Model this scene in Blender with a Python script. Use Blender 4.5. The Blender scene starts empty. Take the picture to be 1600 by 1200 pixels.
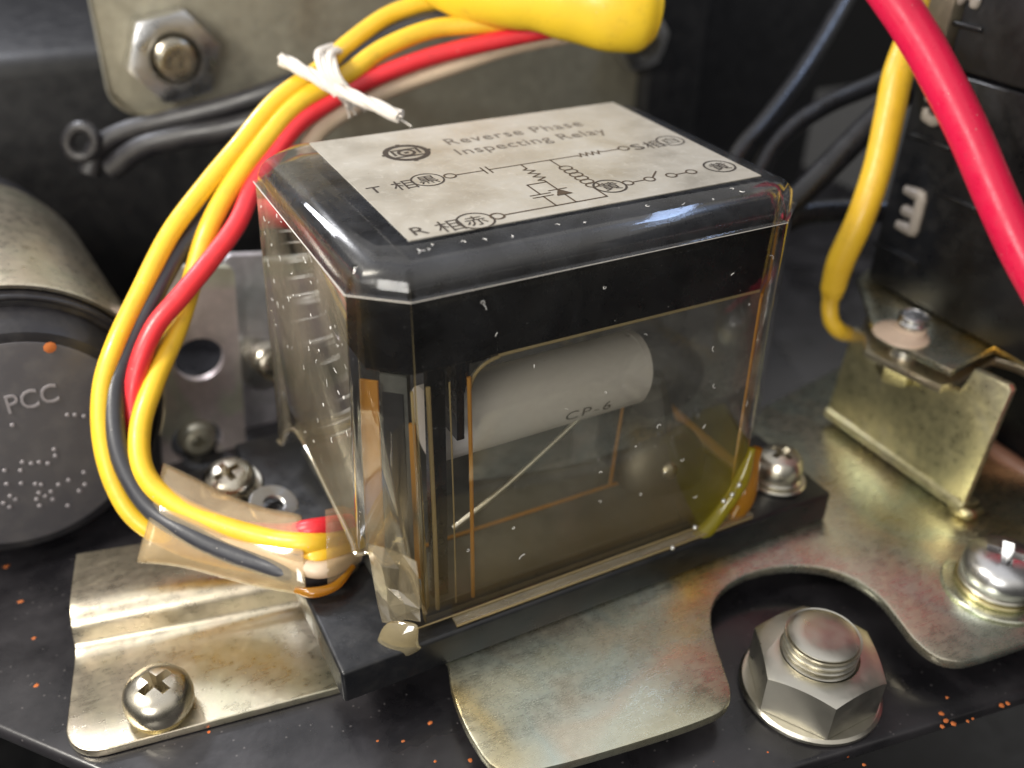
import bpy, bmesh, math, random
from math import sin, cos, pi, radians
from mathutils import Vector, Matrix
random.seed(7)
S = bpy.context.scene
COL = S.collection
S.unit_settings.system = 'METRIC'
S.unit_settings.scale_length = 0.01            # one unit is one centimetre

# ------------------------------------------------------------------ camera
FPX = 1494.69                                   # focal length in pixels of the 1600 px wide frame
RM = Matrix(((0.8853, -0.4644, 0.0239), (-0.2322, -0.486, -0.8425), (0.4029, 0.7403, -0.5381)))
_x = Vector(RM[0]).normalized(); _z = Vector(RM[2]); _z = (_z - _x * _x.dot(_z)).normalized(); _y = _z.cross(_x)
RM = Matrix((_x, _y, _z))
CAM = Vector((-2.2134, -6.704, 7.5654))
cd = bpy.data.cameras.new('camera')
cam = bpy.data.objects.new('camera', cd); COL.objects.link(cam)
m = Matrix((_x, -_y, -_z)).transposed().to_4x4(); m.translation = CAM
cam.matrix_world = m
cd.sensor_width = 36; cd.lens = 36 * FPX / 1600
cd.clip_start = 0.1; cd.clip_end = 500
cd.dof.use_dof = True
cd.dof.focus_distance = 9.4
cd.dof.aperture_fstop = 0.175
S.camera = cam

# ------------------------------------------------------------------ world, lamps, exposure
w = bpy.data.worlds.new('World'); S.world = w; w.use_nodes = True
nt = w.node_tree; N = nt.nodes; L = nt.links
bg = N['Background']
tc = N.new('ShaderNodeTexCoord'); sp = N.new('ShaderNodeSeparateXYZ'); mr = N.new('ShaderNodeMapRange')
cr = N.new('ShaderNodeValToRGB')
L.new(tc.outputs['Generated'], sp.inputs[0]); L.new(sp.outputs['Z'], mr.inputs[0])
mr.inputs[1].default_value = -1; mr.inputs[2].default_value = 1
L.new(mr.outputs[0], cr.inputs[0])
e = cr.color_ramp.elements
e[0].position = 0.40; e[0].color = (0.03, 0.028, 0.026, 1)
e[1].position = 1.0; e[1].color = (0.62, 0.62, 0.64, 1)
k = cr.color_ramp.elements.new(0.57); k.color = (0.17, 0.165, 0.155, 1)
k = cr.color_ramp.elements.new(0.80); k.color = (0.56, 0.54, 0.51, 1)
L.new(cr.outputs[0], bg.inputs[0]); bg.inputs[1].default_value = 1.2

def area(name, loc, target, size, power, color, sy=None):
    d = bpy.data.lights.new(name, 'AREA'); d.energy = power; d.color = color
    d.size = size
    if sy: d.shape = 'RECTANGLE'; d.size_y = sy
    o = bpy.data.objects.new(name, d); COL.objects.link(o)
    o.location = loc
    o.rotation_euler = (Vector(target) - Vector(loc)).to_track_quat('-Z', 'Y').to_euler()
    return o
area('key_lamp', (-10.5, 1.8, 11.5), (0, 1, 1), 3.6, 2300, (1.0, 0.95, 0.86))
area('rear_lamp', (-5.5, 16.5, 14), (0, 1, 1), 3.6, 2300, (0.90, 0.92, 1.0))
area('front_fill', (-13, -13, 8), (2, 2, 1), 9, 2300, (1.0, 0.97, 0.92))
area('ceiling_tube', (14, 1.6, 16), (4, 0, 2), 6, 520, (0.45, 0.62, 1.0), 2.2)
S.view_settings.view_transform = 'Standard'; S.view_settings.look = 'None'
S.view_settings.gamma = 1; S.view_settings.exposure = 0.2
cy = S.cycles
S.render.engine = 'CYCLES'
cy.max_bounces = 10; cy.transparent_max_bounces = 40; cy.glossy_bounces = 5; cy.diffuse_bounces = 3
cy.sample_clamp_indirect = 6
cy.use_denoising = True

# ------------------------------------------------------------------ helpers
def ray(px, py):
    return RM.transposed() @ Vector(((px - 800) / FPX, (py - 600) / FPX, 1))
def at(px, py, depth): return CAM + ray(px, py) * depth
def onZ(px, py, z): d = ray(px, py); return CAM + d * ((z - CAM.z) / d.z)
def onX(px, py, x): d = ray(px, py); return CAM + d * ((x - CAM.x) / d.x)
def onY(px, py, y): d = ray(px, py); return CAM + d * ((y - CAM.y) / d.y)
def lin(r, g, b):
    f = lambda c: (c / 255 / 12.92) if c / 255 <= 0.04045 else ((c / 255 + 0.055) / 1.055) ** 2.4
    return (f(r), f(g), f(b), 1)

def obj(name, bm, mat, parent=None, smooth=40):
    me = bpy.data.meshes.new(name)
    bmesh.ops.recalc_face_normals(bm, faces=bm.faces)
    if smooth:
        for f in bm.faces: f.smooth = True
        lim = radians(smooth)
        for ed in bm.edges:
            if len(ed.link_faces) == 2 and ed.calc_face_angle(0) > lim: ed.smooth = False
    bm.to_mesh(me); bm.free()
    for mm in (mat if isinstance(mat, (list, tuple)) else [mat]): me.materials.append(mm)
    o = bpy.data.objects.new(name, me); COL.objects.link(o)
    if parent: o.parent = parent; o.matrix_parent_inverse = parent.matrix_world.inverted() if False else Matrix.Translation(-Vector(parent.location))
    return o
def tag(o, label, cat, group=None, kind=None):
    if label: o['label'] = label
    if cat: o['category'] = cat
    if group: o['group'] = group
    if kind: o['kind'] = kind
    return o
def thing(name, label, cat, loc=(0, 0, 0), group=None):
    o = bpy.data.objects.new(name, None); COL.objects.link(o); o.location = loc
    o.empty_display_size = 0.2
    return tag(o, label, cat, group)
def structure(o):
    o['kind'] = 'structure'; return o

def box(x0, x1, y0, y1, z0, z1, bev=0.0, seg=2, M=None):
    bm = bmesh.new(); bmesh.ops.create_cube(bm, size=1)
    for v in bm.verts:
        v.co = Vector((x0 + (v.co.x + .5) * (x1 - x0), y0 + (v.co.y + .5) * (y1 - y0), z0 + (v.co.z + .5) * (z1 - z0)))
    if bev: bmesh.ops.bevel(bm, geom=bm.edges[:], offset=bev, segments=seg, affect='EDGES', profile=.5)
    if M: bm.transform(M)
    return bm
def merge(*bms):
    out = bmesh.new()
    for b in bms:
        me = bpy.data.meshes.new('t'); b.to_mesh(me); b.free(); out.from_mesh(me); bpy.data.meshes.remove(me)
    return out
def prism(pts, z0, z1, bev=0.0, seg=2):
    bm = bmesh.new()
    vs = [bm.verts.new((p[0], p[1], z0)) for p in pts]
    f = bm.faces.new(vs)
    r = bmesh.ops.extrude_face_region(bm, geom=[f])
    for v in [g for g in r['geom'] if isinstance(g, bmesh.types.BMVert)]: v.co.z = z1
    bmesh.ops.recalc_face_normals(bm, faces=bm.faces)
    if bev:
        ed = [x for x in bm.edges if abs(x.verts[0].co.z - x.verts[1].co.z) < 1e-6]
        bmesh.ops.bevel(bm, geom=ed, offset=bev, segments=seg, affect='EDGES', profile=.5)
    bmesh.ops.triangulate(bm, faces=[f for f in bm.faces if len(f.verts) > 4])
    return bm
def lathe(prof, n=40, M=None):
    """revolve (r, z) profile round the z axis"""
    bm = bmesh.new(); rings = []
    for r, z in prof:
        if r < 1e-6: rings.append([bm.verts.new((0, 0, z))])
        else: rings.append([bm.verts.new((r * cos(2 * pi * i / n), r * sin(2 * pi * i / n), z)) for i in range(n)])
    for a, b in zip(rings, rings[1:]):
        for i in range(n):
            j = (i + 1) % n
            if len(a) == 1 and len(b) == 1: continue
            if len(a) == 1: bm.faces.new((a[0], b[j], b[i]))
            elif len(b) == 1: bm.faces.new((a[i], a[j], b[0]))
            else: bm.faces.new((a[i], a[j], b[j], b[i]))
    if M: bm.transform(M)
    return bm
def orient(loc, axis=(0, 0, 1), roll=0, scale=1):
    q = Vector((0, 0, 1)).rotation_difference(Vector(axis).normalized())
    return Matrix.Translation(loc) @ q.to_matrix().to_4x4() @ Matrix.Rotation(roll, 4, 'Z') @ Matrix.Scale(scale, 4)
def spline(pts, per=8):
    P = [Vector(p) for p in pts]; P = [P[0] * 2 - P[1]] + P + [P[-1] * 2 - P[-2]]; out = []
    for i in range(1, len(P) - 2):
        a, b, c, d = P[i - 1:i + 3]
        for s in range(per):
            t = s / per
            out.append(.5 * ((2 * b) + (c - a) * t + (2 * a - 5 * b + 4 * c - d) * t * t + (3 * b - a - 3 * c + d) * t ** 3))
    out.append(P[-2]); return out
def tube(pts, r, n=16, per=8, flat=None, cap=True, raw=False, up=None):
    """round tube along a smooth path; r may be a list of radii per control point"""
    P = [Vector(p) for p in pts] if raw else spline(pts, per)
    m_ = len(P)
    if isinstance(r, (list, tuple)):
        rr = []
        for i in range(m_):
            t = i / (m_ - 1) * (len(r) - 1); a = min(int(t), len(r) - 2); f = t - a; f = f * f * (3 - 2 * f)
            rr.append(r[a] * (1 - f) + r[a + 1] * f)
    else: rr = [r] * m_
    bm = bmesh.new(); rings = []; nv = None
    for i in range(m_):
        t = (P[min(i + 1, m_ - 1)] - P[max(i - 1, 0)]).normalized()
        if nv is None:
            nv = Vector(up) if up else (Vector((0, 0, 1)) if abs(t.z) < .9 else Vector((1, 0, 0)))
        nv = (nv - t * nv.dot(t)).normalized(); bv = t.cross(nv)
        fl = flat if flat else 1
        rings.append([bm.verts.new(P[i] + (nv * cos(2 * pi * k / n) + bv * sin(2 * pi * k / n) * fl) * rr[i]) for k in range(n)])
    for a, b in zip(rings, rings[1:]):
        for k in range(n):
            j = (k + 1) % n; bm.faces.new((a[k], a[j], b[j], b[k]))
    if cap: bm.faces.new(rings[0]); bm.faces.new(rings[-1][::-1])
    return bm
def roundpoly(pts, rad, seg=6):
    out = []; n = len(pts)
    for i in range(n):
        p = Vector(pts[i][:2]); r = pts[i][2] if len(pts[i]) > 2 else rad
        a = Vector(pts[i - 1][:2]); c = Vector(pts[(i + 1) % n][:2])
        if r <= 0: out.append((p.x, p.y)); continue
        u = (a - p); v = (c - p); lu, lv = u.length, v.length; u.normalize(); v.normalize()
        ang = math.acos(max(-1, min(1, u.dot(v))))
        d = min(r / max(math.tan(ang / 2), 1e-4), lu * .48, lv * .48)
        A = p + u * d; B = p + v * d
        for s in range(seg + 1):
            t = s / seg; q = A * (1 - t) ** 2 + p * 2 * t * (1 - t) + B * t * t; out.append((q.x, q.y))
    return out
def boolean(o, cutter_bm, op='DIFFERENCE'):
    c = obj('cutter', cutter_bm, o.data.materials[0], smooth=0)
    md = o.modifiers.new('b', 'BOOLEAN'); md.object = c; md.operation = op; md.solver = 'EXACT'
    bpy.context.view_layer.update()
    dg = bpy.context.evaluated_depsgraph_get()
    me = bpy.data.meshes.new_from_object(o.evaluated_get(dg)); o.modifiers.clear()
    old = o.data; o.data = me; bpy.data.meshes.remove(old); me.name = o.name
    bpy.data.objects.remove(c)
    bm = bmesh.new(); bm.from_mesh(me)
    for f in bm.faces: f.smooth = True
    for ed in bm.edges:
        if len(ed.link_faces) == 2 and ed.calc_face_angle(0) > radians(35): ed.smooth = False
    bm.to_mesh(me); bm.free()
    return o

# ------------------------------------------------------------------ materials
class G:
    def __init__(s, name):
        s.m = bpy.data.materials.new(name); s.m.use_nodes = True; s.t = s.m.node_tree
        s.n = s.t.nodes; s.l = s.t.links; s.p = s.n['Principled BSDF']; s.out = s.n['Material Output']
        s.tc = s.n.new('ShaderNodeTexCoord')
    def link(s, a, b): s.l.new(a, b)
    def noise(s, scale, detail=4, rough=.55, dist=0, vec=None, stretch=None):
        n = s.n.new('ShaderNodeTexNoise'); n.inputs['Scale'].default_value = scale; n.inputs['Detail'].default_value = detail
        n.inputs['Roughness'].default_value = rough; n.inputs['Distortion'].default_value = dist
        v = s.tc.outputs['Object']
        if stretch:
            mp = s.n.new('ShaderNodeMapping'); mp.inputs['Scale'].default_value = stretch; s.link(v, mp.inputs[0]); v = mp.outputs[0]
        s.link(v, n.inputs['Vector']); return n.outputs['Fac']
    def voro(s, scale, rnd=1.0):
        n = s.n.new('ShaderNodeTexVoronoi'); n.inputs['Scale'].default_value = scale; n.inputs['Randomness'].default_value = rnd
        s.link(s.tc.outputs['Object'], n.inputs['Vector']); return n
    def ramp(s, fac, stops):
        r = s.n.new('ShaderNodeValToRGB'); el = r.color_ramp.elements
        while len(el) > 1: el.remove(el[0])
        el[0].position = stops[0][0]; el[0].color = tuple(stops[0][1][:3]) + (1,)
        for p, c in stops[1:]:
            k = el.new(p); k.color = tuple(c[:3]) + (1,)
        s.link(fac, r.inputs[0]); return r.outputs[0]
    def rng(s, fac, a, b, lo=.3, hi=.7):
        r = s.n.new('ShaderNodeMapRange'); s.link(fac, r.inputs[0]); r.inputs[1].default_value = lo; r.inputs[2].default_value = hi
        r.inputs[3].default_value = a; r.inputs[4].default_value = b; return r.outputs[0]
    def math(s, op, a, b=None):
        r = s.n.new('ShaderNodeMath'); r.operation = op
        for i, v in enumerate((a, b)):
            if v is None: continue
            if isinstance(v, (int, float)): r.inputs[i].default_value = v
            else: s.link(v, r.inputs[i])
        return r.outputs[0]
    def mixc(s, fac, a, b):
        r = s.n.new('ShaderNodeMix'); r.data_type = 'RGBA'
        for i, v in ((0, fac), (6, a), (7, b)):
            if isinstance(v, (int, float)): r.inputs[i].default_value = v
            elif isinstance(v, tuple): r.inputs[i].default_value = tuple(v[:3]) + (1,)
            else: s.link(v, r.inputs[i])
        return r.outputs[2]
    def set(s, **kw):
        names = dict(col='Base Color', rough='Roughness', metal='Metallic', spec='Specular IOR Level', coat='Coat Weight', coatr='Coat Roughness', trans='Transmission Weight', ior='IOR', sss='Subsurface Weight', sheen='Sheen Weight')
        for k_, v in kw.items():
            i = s.p.inputs[names[k_]]
            if isinstance(v, (int, float)): i.default_value = v
            elif isinstance(v, tuple): i.default_value = tuple(v[:3]) + (1,)
            else: s.link(v, i)
        return s
    def bump(s, fac, strength=.3, dist=.02):
        b = s.n.new('ShaderNodeBump'); b.inputs['Strength'].default_value = strength; b.inputs['Distance'].default_value = dist
        s.link(fac, b.inputs['Height']); s.link(b.outputs[0], s.p.inputs['Normal']); return s

def m_zinc(name, cols, rough=(.22, .33), scale=.38, mott=.13, metal=.95):
    g = G(name)
    a = g.noise(scale, 3, .5, .6); c = g.ramp(a, cols)
    d = g.noise(7, 6, .7); sp = g.ramp(d, [(.3, (1 - mott,) * 3), (.6, (1, 1, 1)), (.74, (1.15, 1.15, 1.12))])
    mx = g.n.new('ShaderNodeMix'); mx.data_type = 'RGBA'; mx.blend_type = 'MULTIPLY'; mx.inputs[0].default_value = 1
    g.link(c, mx.inputs[6]); g.link(sp, mx.inputs[7])
    fl = g.voro(10); pn = g.noise(.8, 3, .6)
    fk = g.math('MULTIPLY', g.math('LESS_THAN', fl.outputs['Distance'], g.rng(pn, .0, .16, .42, .75)), .45)
    sc = g.noise(34, 3, .75, .2, stretch=(.12, 1, 1))
    rs = g.voro(2.2); rp = g.math('MULTIPLY', g.math('LESS_THAN', rs.outputs['Distance'], .022), .8)
    col = g.mixc(rp, g.mixc(fk, mx.outputs[2], (.80, .78, .68)), (.30, .13, .04))
    g.set(col=col, metal=metal, rough=g.math('ADD', g.rng(d, rough[0], rough[1]), g.rng(sc, -.035, .05, .35, .65)))
    g.bump(g.math('ADD', g.noise(38, 4, .7), g.math('MULTIPLY', sc, .25)), .15, .008); return g.m
Z_OL = [(.28, (.58, .54, .37)), (.42, (.64, .64, .50)), (.48, (.66, .60, .46)), (.54, (.60, .64, .54)), (.61, (.66, .63, .46)), (.71, (.80, .58, .20))]
Z_GR = [(.30, (.58, .53, .39)), (.45, (.70, .61, .47)), (.56, (.71, .65, .50)), (.68, (.60, .57, .42))]
M_zinc = m_zinc('passivated_zinc', Z_OL)
M_zincw = m_zinc('pale_passivated_zinc', Z_GR, (.24, .38), .7, .12)
M_zincg = m_zinc('greenish_gold_zinc', [(.3, (.56, .52, .30)), (.48, (.72, .66, .38)), (.62, (.58, .54, .38)), (.75, (.42, .41, .36))], (.25, .40), 1.0, .3, .85)
M_zincb = m_zinc('brownish_zinc', [(.3, (.36, .34, .26)), (.5, (.42, .39, .30)), (.7, (.25, .20, .13))], (.42, .55), .25, .15, .7)

def m_metal(name, col, rough=.22, var=.12):
    g = G(name); n = g.noise(5, 4, .6)
    g.set(col=g.mixc(n, tuple(c * .8 for c in col), col), metal=1.0, rough=g.rng(n, rough, rough + var))
    g.bump(g.noise(45, 3, .6), .1, .006); return g.m
M_nickel = m_metal('warm_nickel', (.66, .61, .50))
M_steel = m_metal('dull_steel', (.66, .63, .54), .26, .14)
M_white_zinc = m_metal('bright_zinc', (.72, .72, .72), .25)
M_gold = m_metal('gold_passivated_nut', (.62, .55, .30), .25)

def m_plastic(name, col, rough=.3, var=.15, coat=0, dust=.06, bump=.1):
    g = G(name); n = g.noise(3.5, 5, .65); f = g.noise(30, 3, .7)
    d = g.math('MULTIPLY', g.rng(n, 0, 1, .45, .8), dust)
    g.set(col=g.mixc(d, col, (.35, .32, .27)), rough=g.rng(n, rough, rough + var), coat=coat)
    if bump: g.bump(f, bump, .004)
    return g.m
M_black = m_plastic('black_moulded_plastic', (.006, .0065, .008), .24, .2, dust=.03)
M_blackm = m_plastic('black_matt_plastic', (.007, .007, .008), .42, .2, dust=.025)
M_rubber = m_plastic('black_rubber', (.013, .012, .014), .36, .15)
M_ebony = m_plastic('inner_black_moulding', (.002, .002, .003), .22, .1, dust=.003)
M_drum = m_plastic('dark_grey_drum_face', (.085, .08, .085), .36, .15, dust=.12)
M_slate = m_plastic('slate_enamel', (.05, .05, .058), .38, .12)

def m_chassis():
    g = G('black_enamelled_steel'); n = g.noise(1.2, 4, .6); v = g.voro(2.6); v2 = g.voro(8.5)
    thr = g.rng(g.noise(.55, 2, .5), .0, .07, .42, .75)
    sp = g.math('LESS_THAN', v.outputs['Distance'], thr)
    dust = g.math('LESS_THAN', v2.outputs['Distance'], .10)
    c = g.mixc(g.math('MULTIPLY', dust, .5), g.mixc(g.rng(n, .0, .10, .38, .8), (.008, .0075, .009), (.25, .23, .25)), (.12, .11, .11))
    c = g.mixc(sp, c, (.55, .11, .015))
    g.set(col=c, rough=g.mixc(sp, g.rng(n, .22, .38), (.8, .8, .8)), coat=.3, coatr=.15)
    g.bump(g.math('ADD', g.noise(14, 3, .6), g.math('MULTIPLY', sp, .8)), .12, .012); return g.m
M_chassis = m_chassis()

def m_vinyl(name, col, rough=.32, stain=None, coat=.15):
    g = G(name); n = g.noise(1.6, 4, .6)
    gr = g.noise(5.5, 5, .75); v = g.voro(7)
    c = g.mixc(g.rng(n, 0, .6, .48, .8), col, stain or tuple(c * .72 for c in col))
    c = g.mixc(g.rng(gr, 0, .35, .56, .78), c, tuple(x * .35 + .01 for x in col))
    c = g.mixc(g.math('MULTIPLY', g.math('LESS_THAN', v.outputs['Distance'], .05), .6), c, (.55, .5, .45))
    g.set(col=c, rough=g.rng(gr, rough - .05, rough + .28, .35, .7), coat=coat, coatr=.25)
    g.bump(g.noise(26, 3, .7), .09, .006); return g.m
M_yellow = m_vinyl('yellow_vinyl', (.80, .50, .03), stain=(.55, .30, .02))
M_red = m_vinyl('red_vinyl', (.72, .030, .040))
M_pinkred = m_vinyl('crimson_vinyl', (.72, .012, .065), .28)
M_grey = m_vinyl('slate_vinyl', (.032, .033, .040), .36)
M_cream = m_vinyl('cream_vinyl', (.62, .48, .34), .4)
M_blackw = m_vinyl('black_vinyl', (.012, .012, .014), .25)
M_cap = m_vinyl('yellow_soft_pvc', (.86, .58, .03), .34, stain=(.70, .42, .02))
g = G('white_lacing_cord'); g.set(col=(.66, .61, .54), rough=.75); g.bump(g.noise(30, 3, .6, stretch=(1, 1, 1)), .35, .02); M_cord = g.m
g = G('cream_paint'); g.set(col=(.72, .56, .42), rough=.5); g.bump(g.noise(12), .15, .02); M_paint = g.m
g = G('grey_capacitor_sleeve'); g.set(col=(.44, .43, .455), rough=.34); M_grey_cap = g.m
g = G('black_ink'); g.set(col=(.03, .022, .017), rough=.6); M_ink = g.m
g = G('brown_ink'); g.set(col=(.055, .035, .02), rough=.6); M_ink2 = g.m
g = G('faded_ink'); g.set(col=(.12, .10, .08), rough=.6); M_ink3 = g.m
def m_label():
    g = G('aged_silver_label'); n = g.noise(1.3, 5, .6, .3); f = g.noise(9, 6, .75, .6); v = g.voro(5.5)
    c = g.ramp(n, [(.3, (.285, .26, .215)), (.5, (.38, .35, .295)), (.68, (.43, .405, .355))])
    c = g.mixc(g.rng(f, 0, .42, .54, .72), c, (.58, .55, .49))
    c = g.mixc(g.math('MULTIPLY', g.math('LESS_THAN', v.outputs['Distance'], .035), .8), c, (.18, .14, .10))
    g.set(col=c, rough=g.rng(n, .38, .6), metal=.15); g.bump(f, .12, .008); return g.m
M_label = m_label()
g = G('brown_phenolic_board'); n = g.noise(1.6, 4, .6); g.set(col=g.ramp(n, [(.3, (.034, .035, .031)), (.55, (.075, .076, .070)), (.75, (.12, .12, .11))]), rough=.55); M_brown = g.m

def clear(name, tint, haze, haze_col, rough=.05, specks=.5, f0=.035):
    """thin clear plastic: what is behind shows through, tinted; film of dust and haze, gloss on top"""
    g = G(name); g.n.remove(g.p)
    tr = g.n.new('ShaderNodeBsdfTransparent'); tr.inputs[0].default_value = tuple(tint) + (1,)
    di = g.n.new('ShaderNodeBsdfDiffuse'); gl = g.n.new('ShaderNodeBsdfGlossy'); gl.inputs['Roughness'].default_value = rough
    n = g.noise(1.5, 6, .7, .7)
    hz = g.rng(n, haze[0], haze[1], .35, .75)
    v = g.voro(5.5); v2 = g.voro(13)
    pn = g.noise(.9, 3, .6)
    s1 = g.math('MULTIPLY', g.math('LESS_THAN', v.outputs['Distance'], g.rng(pn, .0, .055, .40, .78)), specks)
    s2 = g.math('MULTIPLY', g.math('LESS_THAN', v2.outputs['Distance'], g.rng(pn, .0, .10, .36, .8)), specks * .6)
    st = g.noise(9, 3, .7, 2.5, stretch=(1, 1, .5))
    fz = g.math('MULTIPLY', g.math('GREATER_THAN', st, .75), specks * .08)
    sp = g.math('MAXIMUM', g.math('MAXIMUM', s1, s2), fz)
    fac = g.math('MAXIMUM', hz, sp)
    g.link(g.mixc(sp, tuple(haze_col), (.72, .68, .62)), di.inputs[0])
    m1 = g.n.new('ShaderNodeMixShader'); g.link(fac, m1.inputs[0]); g.link(tr.outputs[0], m1.inputs[1]); g.link(di.outputs[0], m1.inputs[2])
    lw = g.n.new('ShaderNodeLayerWeight'); lw.inputs['Blend'].default_value = .5
    fr = g.math('ADD', g.math('MULTIPLY', g.math('POWER', lw.outputs['Facing'], 4.5), .9), f0)
    m2 = g.n.new('ShaderNodeMixShader'); g.link(fr, m2.inputs[0]); g.link(m1.outputs[0], m2.inputs[1]); g.link(gl.outputs[0], m2.inputs[2])
    g.link(m2.outputs[0], g.out.inputs[0])
    b = g.n.new('ShaderNodeBump'); b.inputs['Strength'].default_value = .08; b.inputs['Distance'].default_value = .01
    g.link(g.noise(3, 4, .6), b.inputs['Height']); g.link(b.outputs[0], gl.inputs['Normal'])
    return g.m
M_clear = clear('clear_aged_acrylic', (.985, .982, .968), (.002, .03), (.33, .34, .35), .05, .45)
M_cleart = clear('clear_acrylic_crown', (.985, .98, .97), (.015, .085), (.40, .42, .47), .06, .5, .05)  # haze tinted with the bluish sheen of light on the crown
M_hazein = clear('hazy_inner_window', (.97, .96, .92), (.012, .085), (.46, .45, .42), .2, .25, .008)
M_clear_lit = clear('clear_acrylic_dusty_lit_face', (.96, .92, .82), (.20, .46), (.44, .385, .28), .05, .6, .05)  # dusty wall; the light falling on it is put into a milkier haze
M_clearin = clear('clear_acrylic_inner_face', (.985, .98, .962), (.0, .012), (.26, .21, .13), .08, 0, .012)
M_sleeve = clear('clear_yellowed_sleeve', (.97, .91, .78), (.14, .32), (.64, .52, .34), .10, .1, .09)
M_flap = clear('torn_clear_film', (.95, .90, .77), (.05, .2), (.66, .56, .38), .06, .2, .16)
def m_amber(name, col, tint, body=.5, rough=.15):
    g = G(name); g.n.remove(g.p)
    tr = g.n.new('ShaderNodeBsdfTransparent'); tr.inputs[0].default_value = tuple(tint) + (1,)
    di = g.n.new('ShaderNodeBsdfDiffuse'); tl = g.n.new('ShaderNodeBsdfTranslucent'); gl = g.n.new('ShaderNodeBsdfGlossy'); gl.inputs['Roughness'].default_value = rough
    n = g.noise(2.5, 4, .6, stretch=(1, 1, .35)); c = g.mixc(n, tuple(x * .6 for x in col), tuple(col))
    g.link(c, di.inputs[0]); g.link(c, tl.inputs[0])
    a = g.n.new('ShaderNodeMixShader'); a.inputs[0].default_value = .5; g.link(di.outputs[0], a.inputs[1]); g.link(tl.outputs[0], a.inputs[2])
    b = g.n.new('ShaderNodeMixShader'); b.inputs[0].default_value = body; g.link(tr.outputs[0], b.inputs[1]); g.link(a.outputs[0], b.inputs[2])
    lw = g.n.new('ShaderNodeLayerWeight'); lw.inputs['Blend'].default_value = .5
    fr = g.math('ADD', g.math('MULTIPLY', g.math('POWER', lw.outputs['Facing'], 4), .8), .05)
    d = g.n.new('ShaderNodeMixShader'); g.link(fr, d.inputs[0]); g.link(b.outputs[0], d.inputs[1]); g.link(gl.outputs[0], d.inputs[2])
    g.link(d.outputs[0], g.out.inputs[0]); return g.m
M_amber = m_amber('amber_edge_and_refraction', (.78, .41, .085), (.95, .75, .4), .75)
M_amber_d = m_amber('amber_resin_and_refraction', (.75, .36, .03), (.9, .6, .15), .6, .08)
M_amber_p = m_amber('pale_amber_edge', (.66, .54, .30), (.95, .85, .6), .5)
M_olive = m_amber('olive_resin', (.55, .47, .03), (.8, .75, .3), .6, .06)
M_lint = G('white_lint').set(col=(.8, .78, .74), rough=.8).m

# ------------------------------------------------------------------ shared fastener builders
def phillips_head(r, h, M, mat, name, parent):
    prof = [(0, -.02), (r * .93, -.02), (r * .99, .05 * h), (r, .35 * h), (r * .95, .62 * h), (r * .80, .85 * h), (r * .5, .97 * h), (r * .2, h), (0, h)]
    o = obj(name, lathe(prof, 48), mat, None)
    def wing(a):
        bm = bmesh.new(); bmesh.ops.create_cube(bm, size=1)
        for v in bm.verts:
            top = v.co.z > 0
            v.co = Vector((v.co.x * r * (1.12 if top else .35), v.co.y * r * (.30 if top else .14), (h * 1.1) if top else h * .25))
        bm.transform(Matrix.Rotation(a, 4, 'Z')); return bm
    boolean(o, wing(0)); boolean(o, wing(pi / 2))
    o.data.transform(M)
    bm = bmesh.new(); bm.from_mesh(o.data)
    ed = [x for x in bm.edges if not x.smooth and len(x.link_faces) == 2]
    try: bmesh.ops.bevel(bm, geom=ed, offset=r * .025, segments=2, affect='EDGES', profile=.5, clamp_overlap=True)
    except Exception: pass
    for f in bm.faces: f.smooth = True
    bm.to_mesh(o.data); bm.free()
    o.parent = parent; o.matrix_parent_inverse = Matrix.Translation(-Vector(parent.location))
    return o
def ring_prof(ri, ro, z0, z1, b):
    return [(ri, z0), (ro - b, z0), (ro, z0 + b), (ro, z1 - b), (ro - b, z1), (ri + b, z1), (ri, z1 - b), (ri, z0)]
def hexnut(r, z0, z1, rot, hole, M=None):
    pts = [(r * cos(rot + i * pi / 3), r * sin(rot + i * pi / 3)) for i in range(6)]
    bm = prism(pts, z0, z1)
    o = obj('nut', bm, M_steel, None, 25)
    cone = lathe([(0, z0 - 1), (r * 1.6, z0 - 1), (r * 1.6, z1 - .36 * r), (r * .86, z1 + .001), (r * .3, z1 + .05), (0, z1 + .05)], 64)
    boolean(o, cone, 'INTERSECT')
    if hole: boolean(o, lathe([(0, z0 - 1), (hole, z0 - 1), (hole, z1 - .06), (hole + .1, z1 + .1), (0, z1 + .1)], 40))
    if M: o.data.transform(M)
    return o
def adopt(o, parent, mat=None, name=None):
    o.parent = parent; o.matrix_parent_inverse = Matrix.Translation(-Vector(parent.location))
    if mat: o.data.materials.clear(); o.data.materials.append(mat)
    if name: o.name = name
    return o
def thread(r, z0, z1, pitch, M=None, dome=.1):
    prof = [(0, z0)]; z = z0
    while z < z1:
        prof += [(r * .88, z), (r * .88, z + pitch * .15), (r, z + pitch * .42), (r, z + pitch * .72)]; z += pitch
    prof += [(r * .88, z1), (r * .93, z1 + .02), (r * .92, z1 + .03), (r * .80, z1 + .03 + dome * .35), (r * .5, z1 + dome * .85), (r * .2, z1 + dome), (0, z1 + dome)]
    return lathe(prof, 40, M)

# ================================================================== THE SETTING
ZB, ZC = -0.45, -0.92                      # top of the raised bracket, top of the chassis
structure(obj('floor', box(-60, 60, -40, 60, -9.2, -9), M_blackm))
pts = [(-9, 6.5), (-3.78, 1.40), (-2.93, .40), (-1.6, -1.0), (.4, -2.25), (3.9, -2.80), (6.3, -3.17), (16, -4.7), (16, 22), (-16, 22), (-16, 14)]
structure(obj('chassis_plate', prism(roundpoly(pts, .15), ZC - .2, ZC, .06, 3), M_chassis))
structure(obj('rear_wall', box(-20, 40, 22, 22.4, -3, 20), M_blackm))

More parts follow.
